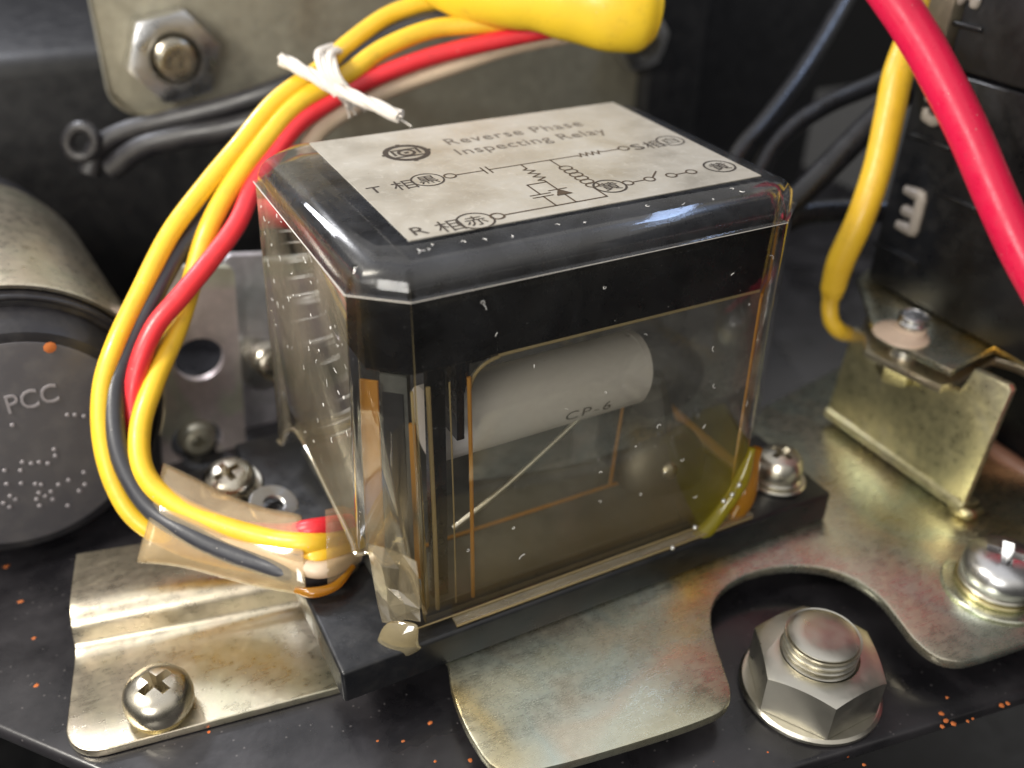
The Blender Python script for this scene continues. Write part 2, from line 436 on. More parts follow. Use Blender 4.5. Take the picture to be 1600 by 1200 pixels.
fl = []
for px, py, r_ in [(672, 1130, .035), (630, 1158, .025), (735, 1188, .03), (590, 1158, .02), (32, 940, .045), (53, 997, .03), (57, 1071, .035), (10, 885, .05),
                   (1352, 1115, .03), (1350, 1060, .0), (1480, 1090, .022), (1471, 1115, .035), (1478, 1126, .04), (1472, 1135, .03), (1490, 1131, .035), (1512, 1127, .025), (1520, 1123, .02), (1565, 1102, .04), (1575, 1099, .03), (1350, 1195, .025), (680, 1190, .02)]:
    if r_ <= 0: continue
    p = onZ(px, py, ZC); b_ = bmesh.new(); bmesh.ops.create_icosphere(b_, subdivisions=2, radius=r_ * .8, matrix=Matrix.Translation((p.x, p.y, ZC)) @ Matrix.Diagonal((1, random.uniform(.6, 1), .35, 1)))
    for v in b_.verts: v.co += Vector((random.uniform(-1, 1), random.uniform(-1, 1), 0)) * r_ * .18
    fl.append(b_)
M_rust = m_plastic('orange_rust', (.45, .12, .025), .75, .1)
o = obj('rust_flecks', merge(*fl), M_rust); tag(o, 'scattered orange rust flecks on the black chassis', 'rust', kind='stuff')

# ================================================================== MOUNTING BRACKET
br = thing('mounting_bracket', 'iridescent zinc plated bracket under the relay, notched round the hex bolt', 'bracket', (2, 1, ZB))
front = [onZ(px, py, ZB) for px, py in [(700, 1035), (708, 1085), (735, 1150), (778, 1202), (850, 1200), (1000, 1158), (1100, 1124), (1134, 1105), (1142, 1080), (1132, 1045), (1117, 1000), (1111, 965), (1118, 935), (1142, 910), (1180, 893), (1230, 884), (1285, 887), (1330, 902), (1372, 930), (1402, 965), (1428, 998), (1460, 1024), (1500, 1034), (1545, 1024), (1600, 1005)]]
fp = spline([(p.x, p.y, 0) for p in front], 4)
pts = [(p.x, p.y) for p in fp] + [(8.9, -3.3), (9.4, 2.6), (6.9, 2.1), (6.2, 1.6), (5.4, 3.4), (.7, 3.4), (.62, .2)]
plate = obj('plate', prism(pts, ZB - .13, ZB - .001, .028, 2), M_zinc, br)
# stepped tongue on the left: raised flat, 45 degree step, low flat on the chassis
ax = Vector((.979, -.204)); 
def tongue():
    prof = []                                  # (distance toward the viewer, z) along the middle of the sheet
    zt, zl, t = ZB + .06, -.855, .10
    path = [(-.95, zt), (-.34, zt), (-.24, zt - .004), (-.14, zt - .016), (-.06, zt - .042), (.0, zt - .085), (.045, zt - .135), (.11, zl + .12), (.15, zl + .07), (.21, zl + .03), (.29, zl + .008), (.38, zl), (1.7, zl)]
    O = Vector((-2.88, 2.17))
    d = Vector((-ax.y * -1, ax.x * -1)); d = Vector((ax.y, -ax.x))      # toward the viewer, square to the fold
    nx = 24
    outline_w = []
    bm = bmesh.new(); top = []; 
    n_s = 90
    # resample path
    seg = [0]
    for a, b in zip(path, path[1:]): seg.append(seg[-1] + math.dist(a, b))
    def P(s):
        for i in range(len(path) - 1):
            if s <= seg[i + 1] + 1e-9:
                f = (s - seg[i]) / (seg[i + 1] - seg[i]); a, b = path[i], path[i + 1]
                return (a[0] + (b[0] - a[0]) * f, a[1] + (b[1] - a[1]) * f)
        return path[-1]
    L_ = seg[-1]; rc = .42
    rows = []
    fr_ = lambda u: 1.62 - .055 * u                                          # front edge runs a little skew
    for j in range(n_s + 1):
        s = L_ * j / n_s; q, z = P(s)
        row = []
        for i in range(nx + 1):
            u = 2.85 * i / nx
            row.append((u, q, z))
        rows.append(row)
    V = []
    for row in rows:
        r_ = []
        for (u, q, z) in row:
            lo, hi = 0, 2.85
            if q > 1.62 - rc:                                                # round the front left corner
                k_ = min(1, (q - (1.62 - rc)) / (rc)); lo = rc * (1 - math.sqrt(max(0, 1 - k_ * k_)))
            uu = max(lo, u) if u < 1.2 else u
            uu = lo + (hi - lo) * (u / 2.85)
            qq = min(q, 1.62) - (.075 * uu if q > .5 else .075 * uu * max(0, min(1, (q + .1) / .6)))
            p2 = O + ax * uu + d * qq
            r_.append(bm.verts.new((p2.x, p2.y, z)))
        V.append(r_)
    for a, b in zip(V, V[1:]):
        for i in range(nx): 
            try: bm.faces.new((a[i], a[i + 1], b[i + 1], b[i]))
            except ValueError: pass
    bmesh.ops.remove_doubles(bm, verts=bm.verts, dist=.0005)
    bmesh.ops.recalc_face_normals(bm, faces=bm.faces)
    if sum(f.normal.z for f in bm.faces) < 0: bmesh.ops.reverse_faces(bm, faces=bm.faces)
    return bm
o = obj('stepped_flange', tongue(), M_zincw, br)
md = o.modifiers.new('s', 'SOLIDIFY'); md.thickness = .10; md.offset = 0
md = o.modifiers.new('b', 'BEVEL'); md.width = .03; md.segments = 3; md.limit_method = 'ANGLE'; md.angle_limit = radians(50)
# plates further back between the relay and the drum, with a dark hole
def upright(name, pxs, y, th, mat, holes=()):
    q = [onY(px, py, y) for px, py in pxs]
    b_ = prism(roundpoly([(p.x, p.z) for p in q], .12), 0, 1)
    for v in b_.verts: v.co = Vector((v.co.x, y + th * v.co.z, v.co.y))
    bmesh.ops.recalc_face_normals(b_, faces=b_.faces)
    o_ = obj(name, b_, mat, br)
    for hx, hy, hr in holes:
        c = onY(hx, hy, y); boolean(o_, lathe([(0, -.5), (hr, -.5), (hr, .5), (0, .5)], 40, orient(c, (0, -1, 0))))
    return o_
M_pale = m_zinc('pale_pinkish_zinc', [(.3, (.62, .56, .50)), (.45, (.72, .62, .60)), (.55, (.62, .62, .50)), (.7, (.74, .66, .56))], (.42, .55), .6, .15, .7)
M_blue = m_zinc('pale_bluish_zinc', [(.3, (.55, .58, .58)), (.5, (.68, .64, .68)), (.7, (.48, .54, .52))], (.4, .55), .5, .15, .7)
upright('rear_flange', [(236, 455), (262, 418), (366, 418), (388, 742), (400, 830), (262, 830)], 5.2, .12, M_pale, ((312, 562, .33), (308, 690, .36)))
upright('rear_side_flange', [(350, 400), (480, 396), (490, 800), (380, 800)], 5.6, .12, M_blue)

# ================================================================== THE RELAY
relay = thing('relay', 'clear covered reverse phase inspecting relay with a silver label on its black top', 'relay', (2.5, 1.8, 0))
W, D, ZCR, ZT = 5.0, 3.645, 3.768, 4.118
base = obj('base_plate', merge(box(-.56, 5.92, -.30, 4.0, ZB + .003, -.002, .045, 3), box(-1.25, -.50, 2.75, 3.7, ZB + .006, -.03, .05, 3)), M_black, relay)
c_, cy_ = .443, .36
def foot(e=0.0):
    a, b = c_, cy_
    return [Vector(p) for p in [(a, -e), (W - a, -e), (W + e, b), (W + e, D - b), (W - a, D + e), (a, D + e), (-e, D - b), (-e, b)]]
def inset(poly, d):
    n = len(poly); out = []
    for i in range(n):
        p0, p1_, p2_ = poly[i - 1], poly[i], poly[(i + 1) % n]
        e1 = (p1_ - p0).normalized(); e2 = (p2_ - p1_).normalized()
        n1 = Vector((-e1.y, e1.x)); n2 = Vector((-e2.y, e2.x))
        k_ = (n1 + n2) / (1 + n1.dot(n2)); out.append(p1_ + k_ * d)
    return out
E0 = .12
def wallpt(i, z):
    """corner i of the draughted cover wall at height z"""
    t = 1 - z / ZCR; a, b = foot(0)[i], foot(E0)[i]
    return Vector((a.x + (b.x - a.x) * t, a.y + (b.y - a.y) * t, z))
bm = bmesh.new()
top = foot(0)
rings_spec = [(ZCR, 0), (ZCR + .008, -.018), (ZCR + .026, -.018), (ZCR + .036, .016), (3.88, .03), (3.95, .055), (4.01, .10), (4.06, .17), (4.095, .26), (4.113, .35), (ZT, .44)]
R_ = [[bm.verts.new((p.x, p.y, z)) for p in inset(top, d)] for z, d in rings_spec]
for a, b in zip(R_, R_[1:]):
    for i in range(8): bm.faces.new((a[i], a[(i + 1) % 8], b[(i + 1) % 8], b[i])).material_index = 2
bm.faces.new(R_[-1]).material_index = 2
rim = R_[0]
def wallface(i, lower):
    """wall between corner i and i+1; lower = list of points from i+1 side back to the i side"""
    vs = [rim[i]] + [rim[(i + 1) % 8]]
    f = bm.faces.new([rim[(i + 1) % 8], rim[i]] + [bm.verts.new(p) for p in lower])
    f.material_index = 1 if i in (5, 6) else 0
    return f
def lp(i, j, f, z):
    a, b = wallpt(i, z), wallpt(j, z); return a + (b - a) * f
zb0 = .045
wallface(0, [wallpt(0, zb0), wallpt(1, zb0)])
wallface(1, [wallpt(1, zb0), wallpt(2, zb0)])
wallface(2, [wallpt(2, zb0), wallpt(3, zb0)])
wallface(3, [wallpt(3, zb0), wallpt(4, zb0)])
wallface(4, [wallpt(4, zb0), wallpt(5, zb0)])
wallface(5, [wallpt(5, zb0), wallpt(6, .35)])
left_cut = [(.0, 0.38), (.07, .45), (.18, .85), (.33, 1.12), (.55, 1.09), (.72, 1.02), (.86, .98), (.95, .93), (1.0, .86)]
wallface(6, [lp(6, 7, f, z) for f, z in left_cut])
chip = [(0, .86), (.2, .92), (.42, .80), (.62, .86), (.80, .70), (.90, .40), (1, .22)]
wallface(7, [lp(7, 0, f, z) for f, z in chip])
bmesh.ops.remove_doubles(bm, verts=bm.verts, dist=.003)
vert_edges = [x for x in bm.edges if abs(x.verts[0].co.z - x.verts[1].co.z) > .05 and len(x.link_faces) == 2 and x.calc_face_angle(0) > .4]
bmesh.ops.bevel(bm, geom=vert_edges, offset=.035, segments=3, affect='EDGES', profile=.5)
bmesh.ops.recalc_face_normals(bm, faces=bm.faces)
cover = obj('clear_cover', bm, [M_clear, M_clear_lit, M_cleart, M_amber_p, M_clearin, M_clearin, M_clearin], relay, 35)
md = cover.modifiers.new('s', 'SOLIDIFY'); md.thickness = .11; md.offset = -1; md.material_offset = 4; md.material_offset_rim = 3; md.use_even_offset = True
# flange lip along the foot of the cover
lipL = obj('foot_lip', box(.72, W - .3, -.25, -.12, .004, .05, .015, 2), M_flap, cover)
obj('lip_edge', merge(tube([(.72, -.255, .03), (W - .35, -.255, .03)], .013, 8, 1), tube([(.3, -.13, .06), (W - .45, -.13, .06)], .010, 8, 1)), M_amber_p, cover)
obj('foot_lip', box(W + .06, W + .22, .2, D - .2, .004, .05, .015, 2), M_amber, cover)

M_crease_light = m_plastic('pale_crease_highlight', (.42, .39, .34), .4, .2)
pl = [Vector((p.x, p.y, ZCR + .017)) for p in inset(top, -.019)]
obj('parting_line_highlight', merge(tube([pl[6], pl[7]], .006, 6, 1, raw=True), tube([pl[7], pl[0]], .007, 6, 1, raw=True), tube([pl[0], pl[1]], .005, 6, 1, raw=True)), M_crease_light, cover)  # pale tubes paint the highlight along the crease
# black inner moulding that fills the crown and hangs down as a band
ZI = 2.95
def ring_at(poly, z): return [(p.x, p.y, z) for p in poly]
bm = bmesh.new()
spec = [(ZI, .16), (ZI + .02, .145), (3.75, .135), (3.84, .15), (3.93, .20), (3.985, .27), (4.0, .36)]
RR = [[bm.verts.new(p) for p in ring_at(inset(top, d), z)] for z, d in spec]
for a, b in zip(RR, RR[1:]):
    for i in range(8): bm.faces.new((a[i], a[(i + 1) % 8], b[(i + 1) % 8], b[i]))
bm.faces.new(RR[-1]); bm.faces.new(RR[0][::-1])
inner = obj('inner_moulding', bm, M_ebony, relay, 35)
# rounded window corner over the capacitor; dark legs added for a refracted dark strip
def plate_y(pts, y0, y1):
    b_ = prism([(p[0], p[1]) for p in pts], 0, 1)
    for v in b_.verts: v.co = Vector((v.co.x, y0 + (y1 - y0) * v.co.z, v.co.y))
    return b_
corner = [(1.02, ZI + .03)] + [(1.02 + .34 * (1 - cos(t * pi / 16)) - 0.0, ZI - .34 + .34 * sin(t * pi / 16)) for t in range(0, 9)] + [(1.36, ZI + .03)]
obj('frame_and_dark_refraction', merge(plate_y(corner, .16, .24), box(.66, .84, .22, .30, .02, ZI), box(.95, 1.03, .2, .5, ZI - .9, ZI)), M_ebony, relay)
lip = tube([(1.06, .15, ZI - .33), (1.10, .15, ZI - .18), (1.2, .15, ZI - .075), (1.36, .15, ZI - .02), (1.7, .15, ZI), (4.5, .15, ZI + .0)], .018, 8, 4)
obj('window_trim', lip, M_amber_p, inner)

# brown board, capacitor, lead, coil screw seen through the front
obj('base_pan', box(.2, W - .2, .15, D - .2, .002, .03), M_brown, relay)
obj('inner_board', box(.7, 3.3, 1.75, 1.82, .03, 1.6), M_brown, relay)
obj('coil_block', merge(box(3.6, 4.4, 1.25, 1.7, .03, 1.1, .08)), M_blackm, relay)
obj('haze_pane', box(1.06, W - .46, .150, .153, .05, ZI - .02), M_hazein, relay)  # added pane paints the pale haze of the lit interior
capc = obj('capacitor', tube([(1.0, .85, 1.85), (1.06, .85, 1.852), (3.22, .85, 1.88), (3.38, .85, 1.885), (3.46, .85, 1.887)], [.36, .41, .42, .42, .42, .42, .42, .39, .27], 32, 4), M_grey_cap, relay)
def text_bm(body, size_w, size_h, ex=.0, bev=0, spacing=1.0):
    cu = bpy.data.curves.new('t', 'FONT'); cu.body = body; cu.size = 1; cu.extrude = ex; cu.bevel_depth = bev; cu.space_character = spacing
    cu.resolution_u = 3
    o_ = bpy.data.objects.new('t', cu); COL.objects.link(o_); bpy.context.view_layer.update()
    me = bpy.data.meshes.new_from_object(o_.evaluated_get(bpy.context.evaluated_depsgraph_get()))
    bpy.data.objects.remove(o_); bpy.data.curves.remove(cu)
    b_ = bmesh.new(); b_.from_mesh(me); bpy.data.meshes.remove(me)
    if not b_.verts: return b_
    xs = [v.co.x for v in b_.verts]; ys = [v.co.y for v in b_.verts]
    sx = size_w / max(1e-6, max(xs) - min(xs)); sy = size_h / max(1e-6, max(ys) - min(ys))
    for v in b_.verts: v.co = Vector(((v.co.x - min(xs)) * sx, (v.co.y - min(ys)) * sy, v.co.z))
    return b_
tb = text_bm('CP-6', .58, .13, spacing=1.2)
for v in tb.verts:                                         # wrap the print round the capacitor
    a = radians(203) - v.co.y / .425
    v.co = Vector((2.34 + v.co.x, .85 + .426 * cos(a), 1.87 + .426 * sin(a)))
obj('printing', tb, M_ink, capc, 0)
obj('lead_wire', tube([(1.0, .42, .74), (1.6, .42, 1.08), (2.35, .5, 1.5), (3.3, .75, 1.86)], [.032, .032, .028, .02], 10, 6), M_steel, relay)
M_ = orient((4.1, .92, .22), (-.2, -1, .40), 0, 1.15)
obj('coil_core', lathe([(0, -.2), (.52, -.2), (.52, .05), (.47, .14), (.36, .22), (.2, .27), (0, .28)], 40, M_), m_metal('dark_iron', (.16, .15, .13), .42, .2), relay)
obj('core_rivet', lathe([(0, .26), (.10, .26), (.09, .28), (.05, .30), (0, .305)], 24, M_), M_nickel, relay)
bm = bmesh.new(); bmesh.ops.create_cone(bm, cap_ends=True, segments=4, radius1=.5, radius2=.12, depth=1.0, matrix=Matrix.Translation((4.1, 1.25, .9)))
obj('armature', bm, M_blackm, relay, 20)
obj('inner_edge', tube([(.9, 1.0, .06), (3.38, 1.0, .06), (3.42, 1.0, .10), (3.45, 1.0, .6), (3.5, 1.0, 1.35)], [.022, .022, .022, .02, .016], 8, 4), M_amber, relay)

# amber strips and dark panels added to stand in for refractions in the corners
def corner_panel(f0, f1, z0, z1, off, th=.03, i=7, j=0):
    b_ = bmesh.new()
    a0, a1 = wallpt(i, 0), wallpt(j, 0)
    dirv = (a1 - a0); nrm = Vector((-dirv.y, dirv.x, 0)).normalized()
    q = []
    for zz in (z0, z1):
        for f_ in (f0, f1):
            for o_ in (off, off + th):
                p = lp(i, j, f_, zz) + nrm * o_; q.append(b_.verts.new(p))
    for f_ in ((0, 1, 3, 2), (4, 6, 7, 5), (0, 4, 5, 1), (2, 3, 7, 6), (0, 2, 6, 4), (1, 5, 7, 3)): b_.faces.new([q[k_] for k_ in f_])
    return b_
obj('corner_refraction', corner_panel(.06, .34, .80, 2.86, .125), M_amber, cover)
obj('corner_refraction', corner_panel(.80, .90, .55, 2.45, .125), M_amber, cover)
obj('dark_refraction', corner_panel(.36, .78, .3, ZI - .02, .16, .1), M_brown, relay)
obj('dark_refraction', corner_panel(.40, .72, .3, ZI - .2, .14, .012), M_blackm, relay)
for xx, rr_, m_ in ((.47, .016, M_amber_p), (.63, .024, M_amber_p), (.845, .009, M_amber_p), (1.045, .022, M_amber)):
    obj('edge_glow', tube([(xx, -.0 + .03, .06), (xx, .07, 1.5), (xx, .13, ZI - .15)], rr_, 8, 3), m_, cover)  # added rods stand in for the edge glow of the clear cover
obj('corner_refraction', corner_panel(.1, .9, .1, ZI - .02, .12, .03, 1, 2), M_amber_d, cover)
obj('corner_refraction', merge(corner_panel(.80, 1.0, .06, 3.6, .125, .02, 1, 2), corner_panel(.0, .16, .06, 2.9, .125, .02, 1, 2)), M_amber, cover)

# torn film folded at the near left foot
def film(rows, th=.012):
    b_ = bmesh.new(); vv = [[b_.verts.new(p) for p in r] for r in rows]
    for a, b in zip(vv, vv[1:]):
        for k_ in range(len(a) - 1): b_.faces.new((a[k_], a[k_ + 1], b[k_ + 1], b[k_]))
    return b_
Pz = lambda x, y, dpt: tuple(at(x, y, dpt))
rows = [[Pz(572, 848, 9.62), Pz(600, 856, 9.52), Pz(628, 866, 9.50), Pz(650, 878, 9.52)],
        [Pz(578, 875, 9.66), Pz(596, 886, 9.50), Pz(624, 890, 9.60), Pz(653, 902, 9.50)],
        [Pz(584, 912, 9.72), Pz(604, 918, 9.56), Pz(622, 922, 9.68), Pz(655, 930, 9.55)],
        [Pz(590, 945, 9.80), Pz(606, 950, 9.66), Pz(632, 944, 9.62), Pz(656, 952, 9.62)],
        [Pz(597, 972, 9.88), Pz(612, 976, 9.80), Pz(634, 968, 9.66), Pz(657, 972, 9.70)]]
o = obj('torn_film', film(rows), M_flap, relay, 0)
md = o.modifiers.new('s', 'SOLIDIFY'); md.thickness = .02
rows = [[Pz(598, 970, 9.82), Pz(628, 968, 9.72), Pz(657, 975, 9.68)], [Pz(585, 1000, 9.86), Pz(622, 994, 9.70), Pz(654, 992, 9.70)],
        [Pz(582, 1028, 9.86), Pz(618, 1030, 9.74), Pz(656, 1014, 9.76)], [Pz(596, 1036, 9.92), Pz(622, 1038, 9.84), Pz(668, 1012, 9.84)]]
M_chip = clear('yellowed_acrylic_chip', (.95, .89, .74), (.12, .26), (.66, .55, .32), .08, .1, .14)
o = obj('broken_chip', film(rows), M_chip, relay, 60)
md = o.modifiers.new('s', 'SOLIDIFY'); md.thickness = .05
md = o.modifiers.new('u', 'SUBSURF'); md.levels = md.render_levels = 2
cutp = [tuple(lp(6, 7, f, z) + Vector((-.012, 0, 0))) for f, z in left_cut] + [tuple(lp(7, 0, f, z) + Vector((-.01, -.01, 0))) for f, z in chip[1:]]
obj('cut_edge', tube(cutp, [.02, .03, .022, .03, .02, .026, .02], 8, 3), M_flap, cover)
# resin at the near right foot
obj('resin', tube([onY(*p) for p in [(1044, 868, -.19), (1070, 857, -.19), (1100, 832, -.18), (1130, 795, -.16), (1158, 750, -.14), (1176, 700, -.10)]], [.03, .08, .10, .085, .095, .04], 12, 5), M_olive, relay)
obj('resin', merge(tube([onY(*p) for p in [(1100, 838, -.16), (1140, 822, -.15), (1175, 802, -.12)]], [.03, .04, .02], 10, 5),
                   tube([onY(*p) for p in [(1138, 818, -.10), (1160, 775, -.06), (1184, 700, .0)]], [.09, .16, .06], 12, 5)), M_amber_d, relay)
for x, y in ((1051, 856), (1086, 824), (1131, 783), (1144, 773), (1155, 758)):
    p = onY(x, y, -.27); bm = bmesh.new(); bmesh.ops.create_uvsphere(bm, u_segments=10, v_segments=8, radius=.03, matrix=Matrix.Translation(p)); obj('resin_glint', bm, M_white_zinc, relay)  # bright metal dots stand in for highlights on the resin

# lint stuck to the cover
bmL = []
for k_ in range(82):
    if k_ < 26: x0, z0 = random.uniform(.7, 4.4), random.uniform(.4, 3.7); P0 = Vector((x0, -.015 - E0 * (1 - z0 / ZCR), z0)); U, V_ = Vector((1, 0, 0)), Vector((0, 0, 1))
    else: P0 = Vector((random.choice([random.uniform(.5, 4.5)] ), random.uniform(.20, .40), 4.10)); U, V_ = Vector((1, 0, 0)), Vector((0, 1, 0)); P0.z -= .0
    if k_ >= 40: yy, z0 = random.uniform(.45, 3.1), random.choice([random.uniform(2.6, 3.72), random.uniform(1.3, 3.7)]); P0 = Vector((-.012 - E0 * (1 - z0 / ZCR), yy, z0)); U, V_ = Vector((0, 1, 0)), Vector((0, .0, 1))
    a = random.uniform(0, 6.28); cur = random.uniform(-5, 5); s = random.uniform(.012, .03); pts = [P0.copy()]
    for i in range(5):
        a += cur * .22; pts.append(pts[-1] + (U * cos(a) + V_ * sin(a)) * s * .6)
    bmL.append(tube(pts, random.uniform(.002, .0038), 5, 2))
o = obj('lint', merge(*bmL), M_lint, cover); o['kind'] = 'stuff'

# ------------------------------------------------------------------ the label and everything printed on it
ZL = ZT + .012
lx0, lx1, ly0, ly1 = .628, 4.54, .451, 3.276
label = obj('label', box(lx0, lx1, ly0, ly1, ZT + .002, ZL), M_label, relay, 0)
def ink(name, bms, mat=M_ink): return obj(name, merge(*bms), mat, label, 0)
def word(body, x, y, w_, h_, spacing=1.0, shear=0):
    b_ = text_bm(body, w_, h_, spacing=spacing)
    for v in b_.verts: v.co = Vector((x + v.co.x, y + v.co.y, ZL + .003))
    return b_
def LP(px, py): p = onZ(px, py, ZL); return Vector((p.x, p.y))
def stroke(pts, w_=.022, z=.0025):
    """flat printed line"""
    b_ = bmesh.new()
    for a, b in zip(pts, pts[1:]):
        a = Vector(a[:2]); b = Vector(b[:2]); d = (b - a)
        if d.length < 1e-5: continue
        d.normalize(); n_ = Vector((-d.y, d.x)) * w_ / 2; a2 = a - d * w_ * .3; b2 = b + d * w_ * .3
        b_.faces.new([b_.verts.new((q.x, q.y, ZL + z)) for q in (a2 - n_, b2 - n_, b2 + n_, a2 + n_)]); z += .00004
    return b_
def circ(c, r, w_=.022, sx=1.0, n_=28):
    return stroke([(c[0] + sx * r * cos(2 * pi * i / n_), c[1] + r * sin(2 * pi * i / n_)) for i in range(n_ + 1)], w_)
ink('title', [word('Reverse Phase', 1.99, 2.60, 1.72, .20, 1.1)], M_ink3)
ink('title', [word('Inspecting Relay', 1.96, 2.20, 1.86, .25, 1.05)], M_ink3)
ex, ey = 1.47, 2.56                                              # round maker's mark
em = [circ((ex, ey), .225, .06), circ((ex, ey), .085, .035), stroke([(ex - .01, ey), (ex + .01, ey)], .05)]
for q in range(4):
    a = q * pi / 2; em.append(stroke([(ex + .23 * cos(a), ey + .23 * sin(a)), (ex + .262 * cos(a), ey + .262 * sin(a))], .05))
em += [stroke([(ex - .14, ey - .05), (ex - .14, ey + .10), (ex + .14, ey + .10), (ex + .14, ey - .05)], .032), stroke([(ex - .15, ey - .11), (ex + .15, ey - .11)], .032)]
ink('emblem', em)
tcn, rcn, scn = LP(668, 281), LP(743, 345), LP(1047, 220)
def kanji(body, c, s): return word(body, c[0] - s / 2, c[1] - s / 2, s, s)
T0, R0, S0 = LP(586, 297), LP(655, 361), LP(996, 230)
ink('phase_mark', [word('T', T0.x - .07, T0.y - .08, .14, .16), kanji('相', LP(631, 289), .24), kanji('黒', tcn, .20), circ(tcn, .165, .018)])
ink('phase_mark', [word('R', R0.x - .07, R0.y - .08, .14, .17), kanji('相', LP(702, 353), .25), kanji('赤', rcn, .21), circ(rcn, .175, .020)])
ink('phase_mark', [word('S', S0.x - .07, S0.y - .08, .14, .17), kanji('相', LP(1020, 226), .22), kanji('白', scn, .17), circ(scn, .155, .018)])
k1, k2 = LP(953, 291), LP(1124, 260)
ink('terminal_mark', [kanji('黄', k1, .20), circ(k1, .165, .022)])
ink('terminal_mark', [kanji('黄', k2, .20), circ(k2, .165, .022)])
def zig(a, b, n_, amp):
    a = Vector(a); b = Vector(b); d = (b - a); nn = Vector((-d.y, d.x)).normalized() * amp; out = [a]
    for i in range(n_): out.append(a + d * ((i + .5) / n_) + nn * (1 if i % 2 else -1))
    return out + [b]
sw = .019
yT = LP(703, 275).y; yR = LP(777, 338).y
def H(px, py, y): return (LP(px, py).x, y)
xo = LP(703, 275).x; xc = LP(760, 266).x; xb1 = LP(816, 259).x; xb2 = LP(862, 252).x; xz0, xz1 = LP(905, 245).x, LP(944, 240).x; xo2 = LP(976, 233).x
cd_ = [circ((xo, yT), .06, sw), stroke([(xo + .06, yT), (xc - .03, yT)], sw), stroke([(xc - .03, yT + .09), (xc - .03, yT - .09)], sw), stroke([(xc + .03, yT + .09), (xc + .03, yT - .09)], sw),
       stroke([(xc + .03, yT), (xz0, yT)], sw), stroke(zig((xz0, yT), (xz1, yT), 8, .05), sw), stroke([(xz1, yT), (xo2 - .06, yT)], sw), circ((xo2, yT), .06, sw)]
# left branch: resistor, then capacitor beside a diode
n1 = LP(850, 285); rl = LP(858, 321); dd_ = LP(895, 314)
xr = xb1
cd_ += [stroke([(xr, yT), (xr, yT - .13)], sw), stroke(zig((xr, yT - .13), (xr, yT - .50), 7, .055), sw), stroke([(xr, yT - .50), (xr, n1.y)], sw),
        stroke([(xr - .22, n1.y), (xr, n1.y)], sw), stroke([(xr - .22, n1.y), (xr - .22, n1.y - .27)], sw), stroke([(xr - .33, n1.y - .27), (xr - .11, n1.y - .27)], sw),
        stroke([(xr - .33, n1.y - .33), (xr - .11, n1.y - .33)], sw), stroke([(xr - .22, n1.y - .33), (xr - .22, yR)], sw),
        stroke([(xr, n1.y), (xr, yR)], sw), stroke([(xr - .10, n1.y - .22), (xr + .10, n1.y - .22)], sw)]
tri = bmesh.new(); tri.faces.new([tri.verts.new((xr + a, n1.y - .22 + b, ZL + .006)) for a, b in ((0, 0), (-.09, -.15), (.09, -.15))])
cd_.append(tri)
# right branch: coil
xk = xb2
cd_ += [stroke([(xk, yT), (xk, yT - .22)], sw)]
for q in range(6): cd_.append(circ((xk + .03, yT - .28 - q * .105), .06, sw, 1.15, 16))
xe = xk
cd_ += [stroke([(xk, yT - .86), (xk, yR)], sw)]
xo3 = LP(777, 338).x
cd_ += [circ((xo3, yR), .065, .022), stroke([(xo3 + .065, yR), (xe, yR)], .022)]
# contact on the right
yS = LP(981, 286).y
xs = [LP(981, 286).x, LP(1013, 279).x, LP(1047, 273).x, LP(1077, 267).x]
cd_ += [circ((q, yS), .055, sw) for q in xs] + [stroke([(xs[0] + .055, yS), (xs[1] - .055, yS)], sw), stroke([(xs[1] + .05, yS + .02), (xs[2] - .08, yS + .16)], sw), stroke([(xs[2] + .055, yS), (xs[3] - .055, yS)], sw)]
ink('circuit_diagram', cd_, M_ink2)

# ================================================================== FASTENERS
def pan_screw(label, cat_loc, r, h, axis, roll, mat, washers=(), group='cross recessed screws'):
    t = thing('pan_head_screw', label, 'screw', cat_loc, group)
    z = 0
    for (ri, ro, th, m_) in washers:
        obj('washer', lathe(ring_prof(ri, ro, z, z + th, min(.02, th * .3)), 40, orient(Vector(cat_loc) + Vector(axis).normalized() * .003, axis)), m_, t); z += th
    phillips_head(r, h, orient(Vector(cat_loc) + Vector(axis).normalized() * (z + .03), axis, roll), mat, 'head', t)
    return t
pan_screw('warm nickel pan head screw on the stepped tongue, front left', (-2.22, .80, -.805), .355, .34, (.02, -.05, 1), radians(28), M_nickel, [(.1, .30, .06, M_gold)])
pan_screw('large zinc screw with a stack of washers at the right edge', (6.86, -2.13, ZB), .45, .36, (.0, 0, 1), radians(35), M_white_zinc, [(.15, .60, .05, M_zinc), (.15, .47, .06, M_gold), (.15, .44, .06, M_steel)])
pan_screw('dull screw holding the right end of the black relay base', (5.45, .22, 0), .30, .30, (.0, 0, 1), radians(10), M_steel, [(.1, .37, .05, M_steel), (.1, .31, .06, M_steel)])
pan_screw('tilted screw behind the clear sleeve, left of the relay', (-.80, 3.12, -.02), .32, .25, (-.12, -.22, 1), radians(15), M_nickel, [(.1, .38, .04, M_steel)])
c = onY(310, 688, 5.34); pan_screw('shadowed screw deep in a hole of the rear bracket flange', (c.x, c.y + .15, c.z), .24, .2, (0, -1, .1), 0, M_zincb, [(.1, .28, .05, M_zincb)])
o = thing('loose_washer', 'loose pale washer tilted on the black relay base beside the torn cover', 'washer', (-.2, 2.9, .0))
c = onZ(428, 790, .06); obj('ring', lathe(ring_prof(.12, .30, -.03, .03, .015), 32, orient(c, (.2, -.3, .9))), M_white_zinc, o)
o.location = c; o.children[0].matrix_parent_inverse = Matrix.Translation(-c)

